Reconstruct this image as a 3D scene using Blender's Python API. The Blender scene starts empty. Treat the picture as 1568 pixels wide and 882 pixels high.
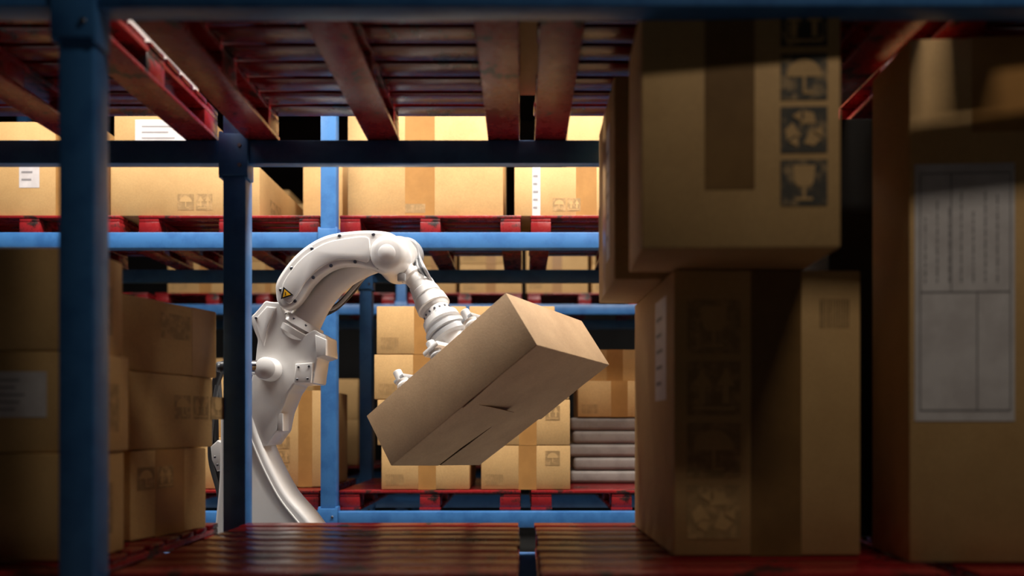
import bpy, bmesh, math, random
from mathutils import Vector, Matrix
random.seed(7)
CAMH=1.75           # camera height above the warehouse floor
# ------------------------------------------------------------------ materials
def lin(r,g,b):
    f=lambda c:(c/12.92 if c<=.04045 else ((c+.055)/1.055)**2.4)
    return (f(r/255),f(g/255),f(b/255),1)
def nt(name):
    m=bpy.data.materials.new(name); m.use_nodes=True
    return m,m.node_tree.nodes,m.node_tree.links,m.node_tree.nodes['Principled BSDF']
def noise(n,l,scale,detail=4,rough=.6,vec=None,coord='Object',stretch=None):
    t=n.new('ShaderNodeTexNoise'); t.inputs['Scale'].default_value=scale
    t.inputs['Detail'].default_value=detail; t.inputs['Roughness'].default_value=rough
    tc=n.new('ShaderNodeTexCoord')
    if stretch:
        mp=n.new('ShaderNodeMapping'); mp.inputs['Scale'].default_value=stretch
        l.new(tc.outputs[coord],mp.inputs['Vector']); l.new(mp.outputs['Vector'],t.inputs['Vector'])
    else: l.new(tc.outputs[coord],t.inputs['Vector'])
    return t
def ramp(n,l,src,stops):
    r=n.new('ShaderNodeValToRGB'); e=r.color_ramp.elements
    while len(e)<len(stops): e.new(.5)
    for i,(p,c) in enumerate(stops): e[i].position=p; e[i].color=c
    l.new(src,r.inputs['Fac']); return r
def mixc(n,l,fac,a,b,mode='MIX'):
    m=n.new('ShaderNodeMix'); m.data_type='RGBA'; m.blend_type=mode
    for s,v in ((m.inputs[0],fac),(m.inputs[6],a),(m.inputs[7],b)):
        if hasattr(v,'is_linked'): l.new(v,s)
        else: s.default_value=v
    return m.outputs[2]
def bump(n,l,b,h,st=.2,d=.01):
    k=n.new('ShaderNodeBump'); k.inputs['Strength'].default_value=st; k.inputs['Distance'].default_value=d
    l.new(h,k.inputs['Height']); l.new(k.outputs['Normal'],b.inputs['Normal'])
def cardboard(name,c1,c2,vary=.18):
    m,n,l,b=nt(name)
    t=noise(n,l,4,6,.65); r=ramp(n,l,t.outputs['Fac'],[(.3,c1),(.7,c2)])
    f=noise(n,l,110,3,.7); r2=ramp(n,l,f.outputs['Fac'],[(.35,(.92,.92,.92,1)),(.65,(1.04,1.04,1.04,1))])
    c=mixc(n,l,1.0,r.outputs['Color'],r2.outputs['Color'],'MULTIPLY')
    oi=n.new('ShaderNodeObjectInfo'); r3=ramp(n,l,oi.outputs['Random'],[(0,(1-vary,1-vary,1-vary*1.1,1)),(1,(1,1,1,1))])
    c=mixc(n,l,1.0,c,r3.outputs['Color'],'MULTIPLY')
    l.new(c,b.inputs['Base Color']); b.inputs['Roughness'].default_value=.75
    bump(n,l,b,f.outputs['Fac'],.12,.004); return m
CARD=cardboard('cardboard',lin(196,154,98),lin(212,170,112))
CARDG=cardboard('cardboard_kraft',lin(164,132,98),lin(184,151,114),0)
def simple(name,col,rough=.5,metal=0,ns=0,c2=None,lo=.4,hi=.6,b_=0,coat=0):
    m,n,l,b=nt(name); b.inputs['Roughness'].default_value=rough; b.inputs['Metallic'].default_value=metal
    b.inputs['Coat Weight'].default_value=coat
    t=noise(n,l,ns or 12,5,.65)
    r=ramp(n,l,t.outputs['Fac'],[(lo,col),(hi,c2 or tuple(x*.93 for x in col[:3])+(1,))]); l.new(r.outputs['Color'],b.inputs['Base Color'])
    if b_: bump(n,l,b,t.outputs['Fac'],b_,.005)
    return m
TAPE=simple('packing_tape',lin(176,128,72),.32,0,5,lin(164,118,66))
TAPED=simple('packing_tape_dark',lin(122,90,50),.35,0,5,lin(110,80,44))
INK=simple('stamp_ink',lin(62,56,46),.7,0,22,lin(160,130,88),.5,.66)
INKL=simple('stamp_ink_faint',lin(150,118,74),.7,0,26,lin(190,150,98),.46,.66)
PAPER=simple('paper_label',lin(215,208,206),.6,0,8,lin(200,192,190))
WRAP=simple('grey_paper_wrap',lin(158,150,144),.6,0,8,lin(142,134,128))
LINE=simple('label_print',lin(140,135,136),.6,0,40)
def red(name,p1,p2,lo,hi,w1,w2,r1,r2):
    m,n,l,b=nt(name)
    t=noise(n,l,6,8,.72); big=noise(n,l,1.6,3,.5)
    r=ramp(n,l,big.outputs['Fac'],[(.3,p1),(.7,p2)])
    w=ramp(n,l,t.outputs['Fac'],[(lo,(0,0,0,1)),(hi,(1,1,1,1))])
    t2=noise(n,l,14,5,.7); wc=ramp(n,l,t2.outputs['Fac'],[(.4,w1),(.72,w2)])
    c=mixc(n,l,w.outputs['Color'],r.outputs['Color'],wc.outputs['Color'])
    l.new(c,b.inputs['Base Color'])
    rr=ramp(n,l,t.outputs['Fac'],[(.45,(r1,r1,r1,1)),(.7,(r2,r2,r2,1))]); l.new(rr.outputs['Color'],b.inputs['Roughness'])
    bump(n,l,b,t.outputs['Fac'],.3,.01); return m
RED=red('red_pallet_paint',lin(112,22,24),lin(152,34,37),.56,.61,lin(28,15,14),lin(74,42,33),.22,.5)
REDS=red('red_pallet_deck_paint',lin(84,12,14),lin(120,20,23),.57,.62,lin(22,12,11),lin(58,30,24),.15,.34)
BLUE=simple('blue_rack_paint',lin(62,116,174),.36,.0,9,lin(52,102,160),.45,.62,.05)
BOLT=simple('bolt_steel',lin(120,120,125),.3,.9)
WHITE=simple('white_robot_enamel',lin(236,233,230),.32,0,3,lin(232,229,226),coat=.25)
LGREY=simple('light_grey_plastic',lin(176,176,178),.35)
DGREY=simple('dark_grey_rubber',lin(70,72,76),.45)
BLACK=simple('black_hose_rubber',lin(28,28,32),.4)
GAPSHADE=simple('gap_shade_black',lin(18,17,17),.8)  # painted shade, used only on the added gap box
STEEL=simple('polished_steel',lin(190,190,195),.2,1)
YEL=simple('warning_yellow',lin(240,180,30),.4)
FLOORM=simple('dark_concrete',lin(110,108,106),.6,0,2,lin(96,94,92),.35,.65,.1)
PADM=simple('white_epoxy_floor_paint',lin(232,232,230),.4,0,2,lin(220,220,218),.35,.65,.05)
WALLM=simple('dark_wall_panel',lin(52,50,50),.8,0,1.5,lin(44,42,42))
LAMPM=simple('lamp_housing_metal',lin(150,150,150),.4,.6)
# ------------------------------------------------------------------ mesh builder
class MB:
    def __init__(s): s.bm=bmesh.new(); s.mats=[]
    def mi(s,m):
        if m not in s.mats: s.mats.append(m)
        return s.mats.index(m)
    def merge(s,t,m,M=None):
        i=s.mi(m)
        for f in t.faces: f.material_index=i
        if M is not None: t.transform(M)
        bmesh.ops.recalc_face_normals(t,faces=t.faces[:])
        me=bpy.data.meshes.new('t'); t.to_mesh(me); t.free(); s.bm.from_mesh(me); bpy.data.meshes.remove(me)
    def box(s,a,b,m,bev=0,M=None,seg=2):
        t=bmesh.new(); bmesh.ops.create_cube(t,size=1)
        c=[(a[i]+b[i])/2 for i in range(3)]; d=[abs(b[i]-a[i]) for i in range(3)]
        for v in t.verts: v.co=Vector((c[0]+v.co.x*d[0],c[1]+v.co.y*d[1],c[2]+v.co.z*d[2]))
        if bev: bmesh.ops.bevel(t,geom=t.edges[:],offset=bev,segments=seg,affect='EDGES',profile=.5)
        s.merge(t,m,M)
    def rev(s,p,d,prof,m,seg=40):
        """lathe: profile list (dist along axis, radius) from p along d"""
        d=Vector(d).normalized(); M=d.to_track_quat('Z','Y').to_matrix().to_4x4(); M.translation=Vector(p)
        t=bmesh.new(); rings=[]
        for z,r in prof:
            rings.append([t.verts.new((max(r,1e-4)*math.cos(2*math.pi*k/seg),max(r,1e-4)*math.sin(2*math.pi*k/seg),z)) for k in range(seg)])
        for A,B in zip(rings,rings[1:]):
            for k in range(seg): t.faces.new((A[k],A[(k+1)%seg],B[(k+1)%seg],B[k]))
        t.faces.new(rings[0]); t.faces.new(rings[-1][::-1]); s.merge(t,m,M)
    def cyl(s,p0,p1,r,m,bev=.003,seg=32,r1=None):
        d=Vector(p1)-Vector(p0); L=d.length; r1=r if r1 is None else r1
        s.rev(p0,d,[(0,r-bev),(bev,r),(L-bev,r1),(L,r1-bev)],m,seg)
    def prism(s,pts,y0,y1,m,bev=0,seg=3):
        t=bmesh.new(); a=[t.verts.new((p[0],y0,p[1])) for p in pts]; f=t.faces.new(a)
        r=bmesh.ops.extrude_face_region(t,geom=[f])
        for v in r['geom']:
            if isinstance(v,bmesh.types.BMVert): v.co.y=y1
        bmesh.ops.recalc_face_normals(t,faces=t.faces[:])
        if bev:
            ed=[e for e in t.edges if abs(e.verts[0].co.y-e.verts[1].co.y)<1e-6]
            bmesh.ops.bevel(t,geom=ed,offset=bev,segments=seg,affect='EDGES',profile=.5,clamp_overlap=True)
        s.merge(t,m)
    def tube(s,pts,rad,m,seg=20,n=10):
        P=spl([tuple(p)+(r,) for p,r in zip(pts,rad if isinstance(rad,(list,tuple)) else [rad]*len(pts))],n,False)
        t=bmesh.new(); rings=[]; up=None
        for i,q in enumerate(P):
            c=Vector(q[:3]); d=(Vector(P[min(i+1,len(P)-1)][:3])-Vector(P[max(i-1,0)][:3])).normalized()
            if up is None:
                up=d.orthogonal().normalized()
            up=(up-d*up.dot(d)).normalized(); sd=d.cross(up)
            rings.append([t.verts.new(c+(up*math.cos(2*math.pi*k/seg)+sd*math.sin(2*math.pi*k/seg))*q[3]) for k in range(seg)])
        for A,B in zip(rings,rings[1:]):
            for k in range(seg): t.faces.new((A[k],A[(k+1)%seg],B[(k+1)%seg],B[k]))
        t.faces.new(rings[0]); t.faces.new(rings[-1][::-1]); s.merge(t,m)
    def poly(s,pts,m):
        t=bmesh.new(); t.faces.new([t.verts.new(p) for p in pts])
        i=s.mi(m)
        for f in t.faces: f.material_index=i
        me=bpy.data.meshes.new('t'); t.to_mesh(me); t.free(); s.bm.from_mesh(me); bpy.data.meshes.remove(me)
    def mesh(s,name,smooth=True):
        me=bpy.data.meshes.new(name); s.bm.to_mesh(me); s.bm.free()
        for m in s.mats: me.materials.append(m)
        if smooth:
            me.polygons.foreach_set('use_smooth',[True]*len(me.polygons)); me.set_sharp_from_angle(angle=math.radians(32))
        return me
    def obj(s,name,loc=(0,0,0),rot=0,parent=None,smooth=True):
        return place(name,s.mesh(name,smooth),loc,rot,parent)
def place(name,me,loc=(0,0,0),rot=0,parent=None):
    o=bpy.data.objects.new(name,me); bpy.context.scene.collection.objects.link(o)
    o.location=loc; o.rotation_euler=(0,0,rot)
    if parent: o.parent=parent
    return o
def spl(P,n=8,closed=True):
    out=[]; N=len(P)
    for i in range(N if closed else N-1):
        g=(lambda k:P[k%N]) if closed else (lambda k:P[max(0,min(N-1,k))])
        p0,p1,p2,p3=g(i-1),g(i),g(i+1),g(i+2)
        for k in range(n):
            t=k/n
            out.append(tuple(.5*((2*b)+(-a+c)*t+(2*a-5*b+4*c-d)*t*t+(-a+3*b-3*c+d)*t**3) for a,b,c,d in zip(p0,p1,p2,p3)))
    if not closed: out.append(tuple(P[-1]))
    return out
# ------------------------------------------------------------------ cartons
def icon(mb,fr,u,v,w,h,kind,ink,paper):
    """pictogram: ink square with cardboard-coloured symbol"""
    def q(pts,m,off): mb.poly([fr(u+x*w,v+y*h,off) for x,y in pts],m)
    q([(0,0),(1,0),(1,1),(0,1)],ink,.0012)
    o=.002
    arc=lambda cx,cy,r,a0,a1,n=10:[(cx+r*math.cos(math.radians(a0+(a1-a0)*k/n)),cy+r*math.sin(math.radians(a0+(a1-a0)*k/n))) for k in range(n+1)]
    if kind==0:
        q(arc(.5,.5,.38,0,180),paper,o); q([(.47,.15),(.53,.15),(.53,.5),(.47,.5)],paper,o); q([(.47,.12),(.7,.12),(.7,.18),(.47,.18)],paper,o)
    elif kind==1:
        for c in (.28,.72):
            q([(c-.17,.55),(c+.17,.55),(c,.88)],paper,o); q([(c-.06,.22),(c+.06,.22),(c+.06,.55),(c-.06,.55)],paper,o)
        q([(.1,.1),(.9,.1),(.9,.16),(.1,.16)],paper,o)
    elif kind==2:
        q([(.3,.5),(.38,.42),(.62,.42),(.7,.5),(.74,.88),(.26,.88)],paper,o); q([(.47,.18),(.53,.18),(.53,.42),(.47,.42)],paper,o); q([(.32,.12),(.68,.12),(.68,.18),(.32,.18)],paper,o)
    else:
        for a in (90,210,330):
            R=lambda x,y:(.5+x*math.cos(math.radians(a))-y*math.sin(math.radians(a)),.5+x*math.sin(math.radians(a))+y*math.cos(math.radians(a)))
            q([R(.14,-.26),R(.36,-.2),R(.42,.02),R(.26,.0),R(.12,.1)],paper,o)
            q([R(.18,.06),R(.42,.06),R(.3,.26)],paper,o+.0004)
def carton_mesh(name,sx,sy,sz,dec=(),card=None,bev=.006):
    card=card or CARD; mb=MB(); mb.box((-sx/2,-sy/2,0),(sx/2,sy/2,sz),card,bev)
    # top flap seam
    fr={'F':lambda u,v,o:(-sx/2+u*sx,-sy/2-o,v*sz),'R':lambda u,v,o:(sx/2+o,-sy/2+u*sy,v*sz),
        'L':lambda u,v,o:(-sx/2-o,sy/2-u*sy,v*sz),'T':lambda u,v,o:(-sx/2+u*sx,-sy/2+v*sy,sz+o),
        'B':lambda u,v,o:(-sx/2+u*sx,sy/2-v*sy,-o)}
    dims={'F':(sx,sz),'R':(sy,sz),'L':(sy,sz),'T':(sx,sy),'B':(sx,sy)}
    def rect(f,u0,v0,u1,v1,m,o): mb.poly([f(u0,v0,o),f(u1,v0,o),f(u1,v1,o),f(u0,v1,o)],m)
    for d in dec:
        k,face=d[0],d[1]; f=fr[face]; W,H=dims[face]
        if k in('tape','taped'): rect(f,*d[2:6],TAPE if k=='tape' else TAPED,.0008)
        elif k=='paper':
            u0,v0,u1,v1=d[2:6]; rect(f,u0,v0,u1,v1,PAPER,.0014)
            w,h=u1-u0,v1-v0; lw=.0035/W; lh=.0035/H
            if len(d)>6:
                L=[(.05,.04,.95,.04),(.05,.96,.95,.96),(.05,.5,.95,.5)]
                for a,b_,c,_ in L: rect(f,u0+a*w,v0+b_*h,u0+c*w,v0+b_*h+lh,LINE,.0024)
                for a,b_,e in ((.05,.04,.96),(.95,.04,.96),(.36,.5,.96),(.62,.04,.5)): rect(f,u0+a*w,v0+b_*h,u0+a*w+lw,v0+e*h,LINE,.0024)
                rr=random.Random(3)
                for i in range(7):
                    x=u0+w*(.1+.12*i); y=v0+h*.54
                    for j in range(9):
                        e=y+h*.03*rr.random()*1.2
                        rect(f,x,y,x+.004/W,e+.004/H,LINE,.0024); y=e+h*.015
                        if y>v0+h*.92: break
            else:
                for i in range(5): rect(f,u0+.12*w,v0+h*(.15+.16*i),u0+w*(.6+.06*(i%3)),v0+h*(.15+.16*i)+h*.04,LINE,.0022)
        elif k=='icons':     # face,u,v,size m,n,direction('v'/'h'),kinds,ink
            _,_,u,v,sz_,n_,dr,kinds,ink=d; w=sz_/W; h=sz_/H
            for i in range(n_):
                uu=u+(i*w*1.15 if dr=='h' else 0); vv=v+(i*h*1.15 if dr=='v' else 0)
                icon(mb,f,uu,vv,w,h,kinds[i%len(kinds)],ink,card)
        elif k=='bar':
            _,_,u,v,w,h=d; rr=random.Random(int(u*100)); x=u
            while x<u+w:
                t=(.002+.003*rr.random())/W; rect(f,x,v,min(x+t,u+w),v+h,INKL,.0012); x+=t+(.003+.003*rr.random())/W
        elif k=='stamp':
            rect(f,*d[2:6],INKL,.0012)
    # lid seam: the two top flaps meeting
    mb.box((-sx/2+.01,-.0015,sz),(sx/2-.01,.0015,sz+.0008),TAPED)
    return mb.mesh(name)
def carton(x0,x1,y0,y1,z0,z1,dec=(),rot=0,name='cardboard_box',card=None):
    me=carton_mesh(name,x1-x0,y1-y0,z1-z0-.002,dec,card)
    return place(name,me,((x0+x1)/2,(y0+y1)/2,z0+.001),math.radians(rot))
# ------------------------------------------------------------------ room shell
def wall(name,a,b,m):
    mb=MB(); mb.box(a,b,m); return mb.obj(name,smooth=False)
FZ=-CAMH; CZ=5.2
wall('floor',(-9,-5,FZ-.1),(9,13,FZ),FLOORM)
wall('floor_aisle_paint',(-7,3.25,FZ),(7,4.54,FZ+.006),PADM)
wall('ceiling',(-9,-5,CZ),(9,13,CZ+.1),WALLM)
wall('wall_back',(-9,13,FZ),(9,13.1,CZ),WALLM)
wall('wall_front',(-9,-5.1,FZ),(9,-5,CZ),WALLM)
wall('wall_left',(-9.1,-5,FZ),(-9,13,CZ),WALLM)
wall('wall_right',(9,-5,FZ),(9.1,13,CZ),WALLM)
# ------------------------------------------------------------------ racks
PW=.0475; BT1=1.167; BT0=-.53; BH=.097; PH=.125
TU=BT1+PH; TL=BT0+PH
def rack(y0,xs=(-4.86,-1.18,2.5),bf=BH):
    mb=MB(); y1=y0+1.1
    for x in xs:
        for y in (y0,y1):
            mb.box((x-PW,y,FZ),(x+PW,y+.08,3.3),BLUE,.008)
            mb.box((x-.09,y-.03,FZ),(x+.09,y+.11,FZ+.012),BOLT,.002)
            for zt in (BT1,BT0):
                for sx in (-1,1):   # beam end connectors wrapping the post
                    mb.box((x+sx*(PW-.004),y-.012,zt-.16),(x+sx*(PW+.012),y+.06,zt+.03),BLUE,.004)
                mb.box((x-PW-.012,y-.014,zt-.15),(x+PW+.012,y-.002,zt+.02),BLUE,.004)
                for dz in (-.11,-.03):
                    mb.cyl((x+.028,y-.02,zt+dz),(x+.028,y-.012,zt+dz),.008,BOLT,.001,12)
    for x0,x1 in zip(xs,xs[1:]):
        for zt in (BT1,BT0):
            mb.box((x0+PW,y0-.005,zt-bf),(x1-PW,y0+.07,zt),BLUE,.006)
            mb.box((x0+PW,y1+.005,zt-BH),(x1-PW,y1+.055,zt),BLUE,.006)
    return mb.obj('storage_rack')
R1,R2,R3=2.0,4.6,7.35
for y in (R1,R2,R3): rack(y,bf=.066 if y==R1 else BH)
# pallet: deck slats across X, stringer boards + blocks, bottom boards along Y
def pallet_mesh():
    mb=MB(); W=1.12; D=1.06; rr=random.Random(5); n=9; sw=.098; g=(D-n*sw)/(n-1)
    for i in range(n):
        y=-D/2+i*(sw+g); j=rr.uniform(-.004,.004)
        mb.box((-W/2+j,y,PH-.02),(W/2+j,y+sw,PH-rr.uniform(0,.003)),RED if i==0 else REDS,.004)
    for i,x in enumerate((-W/2,-.065,W/2-.13)):
        mb.box((x+.004,-D/2+.004,PH-.042),(x+.126,D/2-.004,PH-.0205),RED,.003)
        mb.box((x,-D/2,0),(x+.13,D/2,.018),RED,.003)
        for y in (-D/2+.003,-.065,D/2-.133): mb.box((x+.003,y,.0185),(x+.127,y+.13,PH-.0425),RED,.004)
    return mb.mesh('wooden_pallet')
PM=pallet_mesh(); PX=[-4.235,-3.04,-1.81,-.57,.61,1.81]
for y in (R1,R2,R3):
    for x in PX:
        for z in (BT1,BT0):
            place('wooden_pallet',PM,(x+random.uniform(-.004,.004),y+.60,z),random.uniform(-.003,.003))
# ------------------------------------------------------------------ near-rack cartons
K=(1,0,2,3)
carton(.330,.868,2.06,2.38,.478,1.15,[('taped','F',.32,.24,.57,1),('icons','F',.70,.17,.125,4,'v',(2,3,0,1),INK)],-2)
carton(.303,.88,2.5,3.0,.478,1.15,[('paper','L',.55,.15,.75,.85),('tape','L',.3,0,.5,1),('stamp','L',.0,.3,.12,.55)])
carton(.455,1.035,2.33,3.02,TL,.476,[('taped','F',.41,0,.68,1),('icons','F',.07,.06,.165,4,'v',(3,0,1,2),INKL),('paper','L',.6,.55,.85,.93),('bar','F',.78,.8,.16,.1)],1.5)
carton(1.14,1.85,2.2,2.47,TL,1.13,[('paper','F',.02,.27,.42,.76,1),('tape','F',.25,.82,.5,1)],-3)
carton(1.10,1.85,2.72,3.1,TL,1.1,[],name='gap_shade_box',card=GAPSHADE)  # added box behind the cartons, coloured black to paint shade into the gap
# left stacks
zs=[TL,-.085,.218,.525]
for i in range(3):
    j=[0,.012,-.008][i]
    carton(-1.95+j,-1.29+j,2.24,2.46,zs[i],zs[i+1],[('tape','F',.1,0,.3,1)]+([('paper','F',.45,.35,.8,.8)] if i==1 else [])+([('stamp','R',.3,.2,.7,.7)]),1 if i else -2)
def rotcarton(cx,cy,w,d,z0,z1,rot,dec):
    me=carton_mesh('cardboard_box',w,d,z1-z0-.002,dec); return place('cardboard_box',me,(cx,cy,z0+.001),math.radians(rot))
rotcarton(-1.515,2.865,.45,.38,TL,-.09,-17,[('tape','R',.3,0,.68,1),('icons','R',.08,.55,.08,2,'h',(0,1),INKL)])
rotcarton(-1.515,2.88,.45,.44,-.09,.186,-15,[('icons','R',.5,.4,.09,4,'h',(0,1,2,3),INKL)])
rotcarton(-1.52,2.885,.45,.49,.186,.4524,-18,[('tape','R',.72,.0,.98,1),('stamp','R',.4,.5,.7,.85)])
# cartons on upper pallets of near rack (seen through the slats)
for x0,x1,y0,y1,h in ((-2.3,-1.85,2.2,2.7,.5),(-.88,-.62,2.15,2.6,.3),(-.58,-.05,2.2,2.9,.45),(-.86,-.6,2.66,3.05,.3),(-.04,.6,2.2,2.98,.6),(.65,1.12,2.2,2.9,.5),(1.3,2.3,2.12,3.0,.5)):
    carton(x0,x1,y0,y1,TU,TU+h)
carton(-1.8,-1.3,2.2,3.05,TU,TU+.9,[('paper','R',.02,.0,.98,.98)])
# ------------------------------------------------------------------ middle (bright) rack cartons
Y=4.70
def tp(a,b): return ('tape','F',a,0,b,1)
carton(-3.5,-2.66,Y,5.5,TU,1.88,[tp(.72,.86),('paper','F',.45,.3,.6,.8)])
carton(-2.64,-2.58,Y+.15,5.5,TU,1.8,[])
carton(-2.555,-1.63,Y,5.66,TU,1.6,[('icons','F',.45,.12,.1,2,'h',(0,1),INKL),tp(.82,.92),('tape','F',.86,.05,.93,.4),('icons','R',.2,.2,.1,2,'h',(0,3),INKL)])
carton(-2.55,-2.02,Y+.03,5.3,1.6,1.98,[('paper','F',.25,.2,.9,.8)])
carton(-1.55,-1.27,5.35,5.7,TU,1.95,[])
carton(-1.085,-.12,Y,5.6,TU,1.92,[tp(.37,.56),('stamp','F',.37,.03,.5,.12)],0)
carton(-.05,.8,Y,5.5,TU,1.6,[tp(.45,.6),('paper','F',.13,.0,.19,1),('icons','F',.28,.1,.08,2,'h',(0,1),INKL)])
carton(.28,.9,Y+.03,5.4,1.6,1.95,[])
carton(1.25,2.2,Y,5.5,TU,1.8,[tp(.4,.55)])
c1=[TL,-.13,.155,.435,.735]
for i in range(4):
    a=[-.875,-.9,-.92,-.905][i]; b=[-.33,-.34,-.345,-.35][i]
    carton(a,b,Y,5.35,c1[i],c1[i+1],[tp(.42,.62),('bar','F',.05,.1,.2,.25)]+([('bar','F',.75,.1,.18,.2)] if i%2 else []))
    carton([-.256,-.25,-.28,-.33][i],[.297,.295,.29,.2][i],Y,5.35,c1[i],c1[i+1],[tp(.42,.62),('icons','F',.72,.55,.09,1,'h',(i,),INKL),('bar','F',.05,.1,.2,.25)])
carton(.38,.95,5.2,5.65,.05,.3,[tp(.4,.6),('bar','F',.05,.1,.2,.25)])
carton(.36,.92,5.25,5.65,.3,.52,[tp(.4,.6)])
mb=MB()
for i in range(5):
    z=TL+i*.091; o=(.0,.02,-.01,.015,.0)[i]
    mb.box((.33+o,5.2,z+.001),(.98+o,5.68,z+.088),WRAP,.025,seg=4)
mb.obj('stacked_parcels')
carton(-1.72,-1.27,4.9,5.5,TL,.22,[('icons','F',.3,.1,.08,3,'v',(0,1,2),INKL),tp(.6,.8)])
carton(-2.35,-1.8,4.75,5.5,TL,-.08,[tp(.4,.6)])
carton(-2.3,-1.78,4.8,5.5,-.08,.3,[tp(.4,.6)])
carton(-3.5,-2.6,4.75,5.5,TL,.4,[tp(.4,.6)])
carton(1.2,2.2,Y,5.5,TL,.5,[tp(.4,.6)])
# back rack cartons
rr=random.Random(11)
for z0 in (TL,TU):
    x=-3.5
    while x<2.2:
        w=rr.uniform(.45,.8)
        if not(any(abs(x-p)<.08 or x<p<x+w for p in (-1.18,)) ):
            h=rr.uniform(.28,.5); z=z0
            for k in range(rr.choice((1,2,2,3))):
                hh=h*rr.uniform(.8,1.0)
                carton(x,x+w-.04,R3+.12,R3+.12+rr.uniform(.6,.9),z,z+hh,[tp(.42,.58),('bar','F',.06,.1,.2,.2)]); z+=hh
            x+=w
        else: x+=.1
# ------------------------------------------------------------------ carried carton
kS=.93
V0=Vector((.0665,3.45,.3629))*kS; A=Vector((-.1447,.097,.2537))*kS; B=Vector((.4104,.7032,-.0348))*kS; C=Vector((-.7344,.4003,-.5722))*kS
# rigid orthonormal frame
a=A.normalized(); b=(B-a*B.dot(a)).normalized(); c=a.cross(b); c=c if c.dot(C)>0 else -c
LA,LB,LC=A.length,B.length,C.length
def PB(al,be,ga,off=0): return V0+a*(LA*al-off)+b*(LB*be)+c*(LC*ga)
mb=MB()
T0=Matrix(((a.x,b.x,c.x,V0.x),(a.y,b.y,c.y,V0.y),(a.z,b.z,c.z,V0.z),(0,0,0,1)))
e=.005; bv=.0022
mb.box((LA-e,0,0),(LA,LB,LC),CARDG,bv,T0)
mb.box((0,0,0),(LA-.0005,e,LC),CARDG,bv,T0); mb.box((0,LB-e,0),(LA-.0005,LB,LC),CARDG,bv,T0)
mb.box((0,.0005,0),(LA-.0005,LB-.0005,e),CARDG,bv,T0); mb.box((0,.0005,LC-e),(LA-.0005,LB-.0005,LC),CARDG,bv,T0)
def slab(pts,th,o0):   # pts: (beta,gamma,offset)
    t=bmesh.new(); lo=[t.verts.new(PB(0,p[0],p[1],o0+p[2])) for p in pts]; hi=[t.verts.new(PB(0,p[0],p[1],o0+p[2]+th)) for p in pts]
    n=len(pts); t.faces.new(lo); t.faces.new(hi[::-1])
    for i in range(n): t.faces.new((lo[i],lo[(i+1)%n],hi[(i+1)%n],hi[i]))
    mb.merge(t,CARDG)
slab([(.004,.998,.0),(.004,.45,.0),(.25,.445,.016),(.478,.44,.036),(.435,.60,.030),(.44,.80,.018),(.485,.998,.002)],.004,-.003)
slab([(.996,.998,.0),(.508,.998,.001),(.525,.80,.003),(.53,.62,.005),(.50,.46,.006),(.996,.46,.0)],.004,-.003)
w=[(.004+.992*k/12,.50+.008*math.sin(k*1.9)+(.012 if k>6 else -.012),.008) for k in range(13)]
slab([(.996,.002,.0),(.996,.2,0)]+[(p[0],p[1],p[2]) for p in w[::-1]]+[(.004,.25,.0),(.004,.002,.0)],.004,-.003)
mb.obj('carried_cardboard_box')
# ------------------------------------------------------------------ robot arm
def R(u,v,y=3.9): return Vector(((u-800)/1160*y,y,(650-v)/1160*y))
def O(pts,y,n=7,closed=True): return [((u-800)/1160*y,(650-v)/1160*y) for u,v in (spl(pts,n,closed) if n else pts)]
px=3.9/1160
rob=bpy.data.objects.new('robot_arm',None); bpy.context.scene.collection.objects.link(rob); rob.location=(R(400,1157).x,3.9,FZ)
ROB=[]
def part(mb,name): o=mb.obj(name); ROB.append(o); return o
# pedestal + turntable
mb=MB(); cx=R(415,0).x; F0=FZ+.006
mb.rev((cx,3.9,F0),(0,0,1),[(0,.36),(.03,.36),(.035,.30),(.2,.28),(.21,.31),(.30,.31),(.32,.27),(.45,.26)],WHITE,56)
for k in range(12):
    an=k*math.pi/6; mb.cyl((cx+.33*math.cos(an),3.9+.33*math.sin(an),F0+.03),(cx+.33*math.cos(an),3.9+.33*math.sin(an),F0+.045),.012,BOLT,.002,12)
part(mb,'base')
# sweeping lower column
mb=MB()
flare=[(338,622),(352,606),(372,612),(383,636),(396,672),(413,712),(438,757),(472,797),(505,850),(525,930),(526,1030),(330,1030),(322,930),(326,830),(334,740),(336,680)]
mb.prism(O(flare,3.78),3.78,4.02,WHITE,.02,4)
rim=[(372,620),(384,650),(397,684),(414,722),(436,762),(466,800)]
mb.tube([R(u-7,v+3,3.779) for u,v in rim],.005,WHITE,10)
mb.prism(O([(322,684),(333,674),(344,680),(344,716),(332,722),(324,704)],3.8,0),3.8,3.9,WHITE,.006)
for u,v in ((329,700),(333,712)): mb.cyl(R(u,v,3.795),R(u,v,3.79),.006,BOLT,.001,10)
part(mb,'lower_column')
mb=MB()
mb.tube([R(336,570,3.95),R(328,600,3.95),R(328,650,3.95),R(330,700,3.97),R(338,745,3.97),R(346,800,3.97)],.022,BLACK,14)
mb.tube([R(333,590,3.88),R(325,640,3.88),R(322,700,3.9),R(334,750,3.9),R(342,790,3.9)],.012,DGREY,12)
mb.tube([R(342,560,3.98),R(333,565,3.98),R(335,620,3.98)],.02,DGREY,12)
part(mb,'cable_harness')
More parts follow.
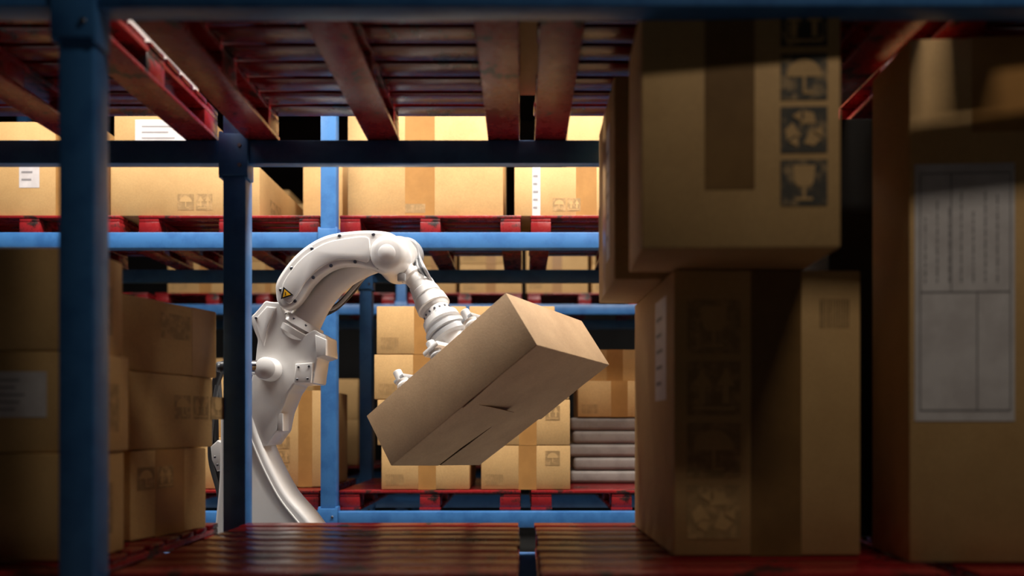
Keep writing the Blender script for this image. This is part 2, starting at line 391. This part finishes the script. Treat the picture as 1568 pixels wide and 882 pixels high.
# shoulder
mb=MB()
sh=[(382,488),(406,461),(426,463),(434,480),(446,500),(466,512),(482,505),(498,514),(500,543),(486,549),(480,586),(452,588),(442,602),(430,632),(424,660),(408,682),(388,686),(376,662),(370,625),(382,592),(390,560),(394,520)]
def dens(P,n=3):
    out=[]
    for p,q in zip(P,P[1:]+P[:1]):
        for k in range(n): out.append((p[0]+(q[0]-p[0])*k/n,p[1]+(q[1]-p[1])*k/n))
    return out
mb.prism(O(dens(sh,3),3.8,3),3.8,4.04,WHITE,.014,4)
mb.prism(O([(452,557),(479,555),(476,586),(450,586)],3.78,0),3.78,3.81,WHITE,.006)
for u,v in ((457,562),(473,561),(471,580),(455,581)): mb.cyl(R(u,v,3.781),R(u,v,3.776),.006,BOLT,.001,10)
mb.prism(O([(424,633),(433,633),(433,660),(425,660)],3.8,0),3.8,3.9,WHITE,.004)
mb.prism(O([(482,512),(500,520),(499,544),(484,548)],3.77,0),3.77,3.81,WHITE,.005)
# groove panel on top block
mb.prism(O([(390,489),(408,469),(422,471),(410,500),(404,530),(398,520)],3.79,0),3.79,3.81,WHITE,.006)
mb.cyl(R(392,487,3.795),R(392,487,3.785),.007,BOLT,.001,12)
# pivot boss and balancer rod
mb.rev(R(404,564,3.70),(0,1,0),[(0,.03),(.01,.052),(.03,.058),(.11,.06)],WHITE)
mb.cyl(R(335,563,3.74),R(392,563,3.74),.024,DGREY)
mb.cyl(R(384,563,3.74),R(398,563,3.74),.036,STEEL)
mb.cyl(R(340,563,3.74),R(352,563,3.74),.034,BLACK)
part(mb,'shoulder')
# upper arm: tapered inner casting + curved cover
mb=MB()
mb.rev(R(452,520),R(474,482)-R(452,520),[(0,.10),(.02,.118),(.05,.12),(.055,.108),(.065,.108),(.07,.118),(.09,.112),(.11,.10)],WHITE,48)
for k in range(10):
    ax=(R(474,482)-R(452,520)).normalized(); o1=ax.orthogonal().normalized(); o2=ax.cross(o1); an=k*math.pi/5
    p=R(452,520)+ax*.088+(o1*math.cos(an)+o2*math.sin(an))*.106; mb.cyl(p,p+ax*.01,.007,BOLT,.001,10)
mb.tube([R(458,508),R(472,486),R(490,460),R(518,430),(R(555,407)),(R(592,390))],[.095,.08,.068,.062,.062,.075],WHITE,32)
part(mb,'upper_arm')
mb=MB()
ban=[(423,452),(423,434),(434,414),(452,392),(474,374),(500,361),(532,355),(566,353),(596,356),(612,367),(619,385),(614,404),(600,416),(584,417),(566,410),(540,405),(514,408),(492,420),(475,437),(463,455),(450,469),(436,473),(426,465)]
mb.prism(O(ban,3.76),3.76,3.84,WHITE,.016,5)
ins=[(431,450),(432,437),(441,420),(458,399),(479,382),(503,370),(533,364),(560,362),(566,372),(564,400),(540,397),(511,399),(487,412),(468,431),(456,450),(444,464),(435,460)]
mb.prism(O(ins,3.75),3.751,3.765,WHITE,.005,3)
mb.prism(O(ban,3.96),3.95,4.0,WHITE,.014,4)
mb.prism(O(spl([(436,445),(455,415),(485,388),(530,370),(580,366),(600,385),(570,398),(530,392),(490,405),(460,440)],3),3.84,2),3.83,3.96,LGREY)
for u,v in ((430,444),(447,411),(478,381),(520,361),(572,359),(452,461),(480,425),(507,407),(544,401),(580,410)):
    mb.rev(R(u,v,3.762),(0,-1,0),[(0,.009),(.004,.009),(.006,.006)],BOLT,12)
mb.prism([( (u-800)/1160*3.748,(650-v)/1160*3.748) for u,v in ((430,458),(449,451.5),(434,439))],3.747,3.752,BLACK)
mb.prism([( (u-800)/1160*3.745,(650-v)/1160*3.745) for u,v in ((433.0,455),(445,451),(435.6,443))],3.7445,3.748,YEL)
mb.prism([( (u-800)/1160*3.743,(650-v)/1160*3.743) for u,v in ((436.5,452.5),(438,452),(437.5,447),(436.5,447))],3.7425,3.745,BLACK)
part(mb,'arm_cover')
# elbow
mb=MB()
mb.rev(R(593,386,3.72),(0,1,0),[(0,.06),(.008,.078),(.02,.088),(.04,.092),(.10,.096),(.34,.096)],WHITE,48)
mb.rev(R(592,387,3.715),(0,1,0),[(0,.035),(.006,.045),(.01,.045)],WHITE,36)
mb.rev(R(620,388,3.98),(0,1,0),[(0,.07),(.01,.088),(.06,.092),(.09,.08)],LGREY,44)
mb.rev(R(610,388,3.9),(0,1,0),[(0,.09),(.12,.095)],WHITE,44)
part(mb,'elbow')
# wrist chain on the axis through the carried box face
Pc=PB(1,.38,.51); ax=a.copy()
W=Pc+ax*.48
mb=MB()
el=R(604,396,3.9)
mid=el.lerp(W,.5)
mb.tube([el,el.lerp(W,.25),mid,el.lerp(W,.75),W],[.075,.052,.046,.048,.058],WHITE,32)
d=(W-el).normalized()
mb.rev(el.lerp(W,.42),d,[(0,.04),(.01,.055),(.03,.055),(.04,.046)],WHITE)
mb.box((-.02,-.014,-.02),(.02,.014,.02),LGREY,.004,Matrix.Translation(R(615,425,3.83)))
part(mb,'forearm')
mb=MB()
for k in range(4):
    o=Vector((.035+.014*k,.0-.02*k,.03)); mb.tube([R(600+4*k,366,3.96),R(622+4*k,372,3.96),R(634+3*k,396,3.95),el.lerp(W,.55)+o,W+Vector((.05,-.0,.02))],.008,LGREY if k%2 else DGREY,10)
mb.tube([R(492,482,3.98),R(515,470,4.0),R(540,445,4.02),R(556,424,4.03),R(585,405,4.03)],.017,BLACK,12)
mb.tube([R(500,478,3.98),R(520,466,3.99),R(545,438,4.0),R(562,420,4.0)],.009,LGREY,12)
part(mb,'arm_cables')
mb=MB(); na=-ax
prof=[(-.075,.03),(-.07,.052),(-.045,.058),(-.04,.066),(.0,.068),(.005,.072),(.04,.076),(.045,.07),(.055,.07),(.06,.083),(.11,.088),(.115,.08),(.13,.076),(.135,.072),(.18,.076),(.185,.095),(.215,.098),(.22,.086)]
mb.rev(W,na,prof,WHITE,56)
mb.rev(W,na,[(.218,.08),(.22,.078),(.25,.078)],WHITE,48)
mb.rev(W,na,[(.248,.09),(.252,.112),(.275,.114),(.28,.106),(.29,.106),(.295,.114),(.315,.112),(.32,.09)],LGREY,56)
o1=ax.orthogonal().normalized(); o2=ax.cross(o1)
for k in range(16):
    an=k*math.pi/8; r=(o1*math.cos(an)+o2*math.sin(an))
    p=W+na*.155+r*.072; mb.cyl(p,p+r*.006,.006,BOLT,.001,10)
    p=W+na*.185+r*.086; mb.cyl(p,p-na*.006,.005,BOLT,.001,8)
mb.rev(W,na,[(.318,.07),(.32,.085),(.40,.085),(.42,.07)],WHITE,48)
part(mb,'wrist')
# gripper: cross bars with suction cups pressed on the carton
mb=MB()
T=Matrix((( c.x,b.x,ax.x,0),(c.y,b.y,ax.y,0),(c.z,b.z,ax.z,0),(0,0,0,1))); T.translation=Pc
mb.box((-.27,-.05,.055),(.27,.05,.085),WHITE,.01,T)
mb.box((-.05,-.25,.05),(.05,.25,.08),WHITE,.01,T)
mb.box((-.27,-.24,.05),(-.2,.24,.075),LGREY,.008,T); mb.box((.2,-.24,.05),(.27,.24,.075),LGREY,.008,T)
for i in (-.235,0,.235):
    for j in (-.22,.22):
        p=Pc+c*i+b*j
        mb.rev(p+ax*.001,ax,[(0,.05),(.008,.048),(.02,.03),(.028,.036),(.038,.03),(.05,.034)],LGREY if i==0 else WHITE,32)
        mb.cyl(p+ax*.05,p+ax*.11,.022,WHITE)
part(mb,'suction_gripper')
for o in ROB:
    o.parent=rob; o.matrix_parent_inverse=Matrix.Translation(rob.location).inverted()
# ------------------------------------------------------------------ lights (ceiling strip lamps over the aisles)
def lamp(loc,sx,sy,P,col,tilt=0):
    root=bpy.data.objects.new('ceiling_lamp',None); bpy.context.scene.collection.objects.link(root); root.location=loc
    mb=MB(); mb.box((-sx/2-.04,-sy/2-.04,.02),(sx/2+.04,sy/2+.04,.1),LAMPM,.01)
    for s in (-1,1): mb.cyl((s*sx*.35,0,.1),(s*sx*.35,0,CZ-loc[2]),.01,LAMPM,.001,10)
    h=mb.obj('housing'); h.parent=root
    L=bpy.data.lights.new('tube','AREA'); L.shape='RECTANGLE'; L.size=sx; L.size_y=sy; L.energy=P; L.color=col
    o=bpy.data.objects.new('tube',L); bpy.context.scene.collection.objects.link(o); o.parent=root; o.rotation_euler=(math.radians(tilt),0,0)
WARM=(1,.95,.88)
lamp((.9,3.4,3.6),3.0,.5,290,WARM)
lamp((-2.4,3.4,3.6),2.4,.5,200,WARM)
lamp((-.3,6.6,3.7),3.5,.3,10,WARM)
lamp((1.5,.8,3.6),.9,.2,42,(1,.9,.76))
w=bpy.data.worlds.new('World'); bpy.context.scene.world=w; w.use_nodes=True
w.node_tree.nodes['Background'].inputs[0].default_value=(.005,.005,.006,1)
# ------------------------------------------------------------------ camera
cam=bpy.data.cameras.new('camera'); co=bpy.data.objects.new('camera',cam); bpy.context.scene.collection.objects.link(co)
co.rotation_euler=(math.radians(90),0,0); cam.sensor_width=36; cam.lens=36*1160/1568
cam.shift_x=-16/1568; cam.shift_y=209/1568; cam.clip_start=.05
cam.dof.use_dof=True; cam.dof.focus_distance=3.8; cam.dof.aperture_fstop=.75
bpy.context.scene.camera=co
for o in bpy.context.scene.objects:
    if o.parent is None: o.location.z+=CAMH
try: bpy.context.scene.view_settings.view_transform='Standard'
except Exception as e: print(e)
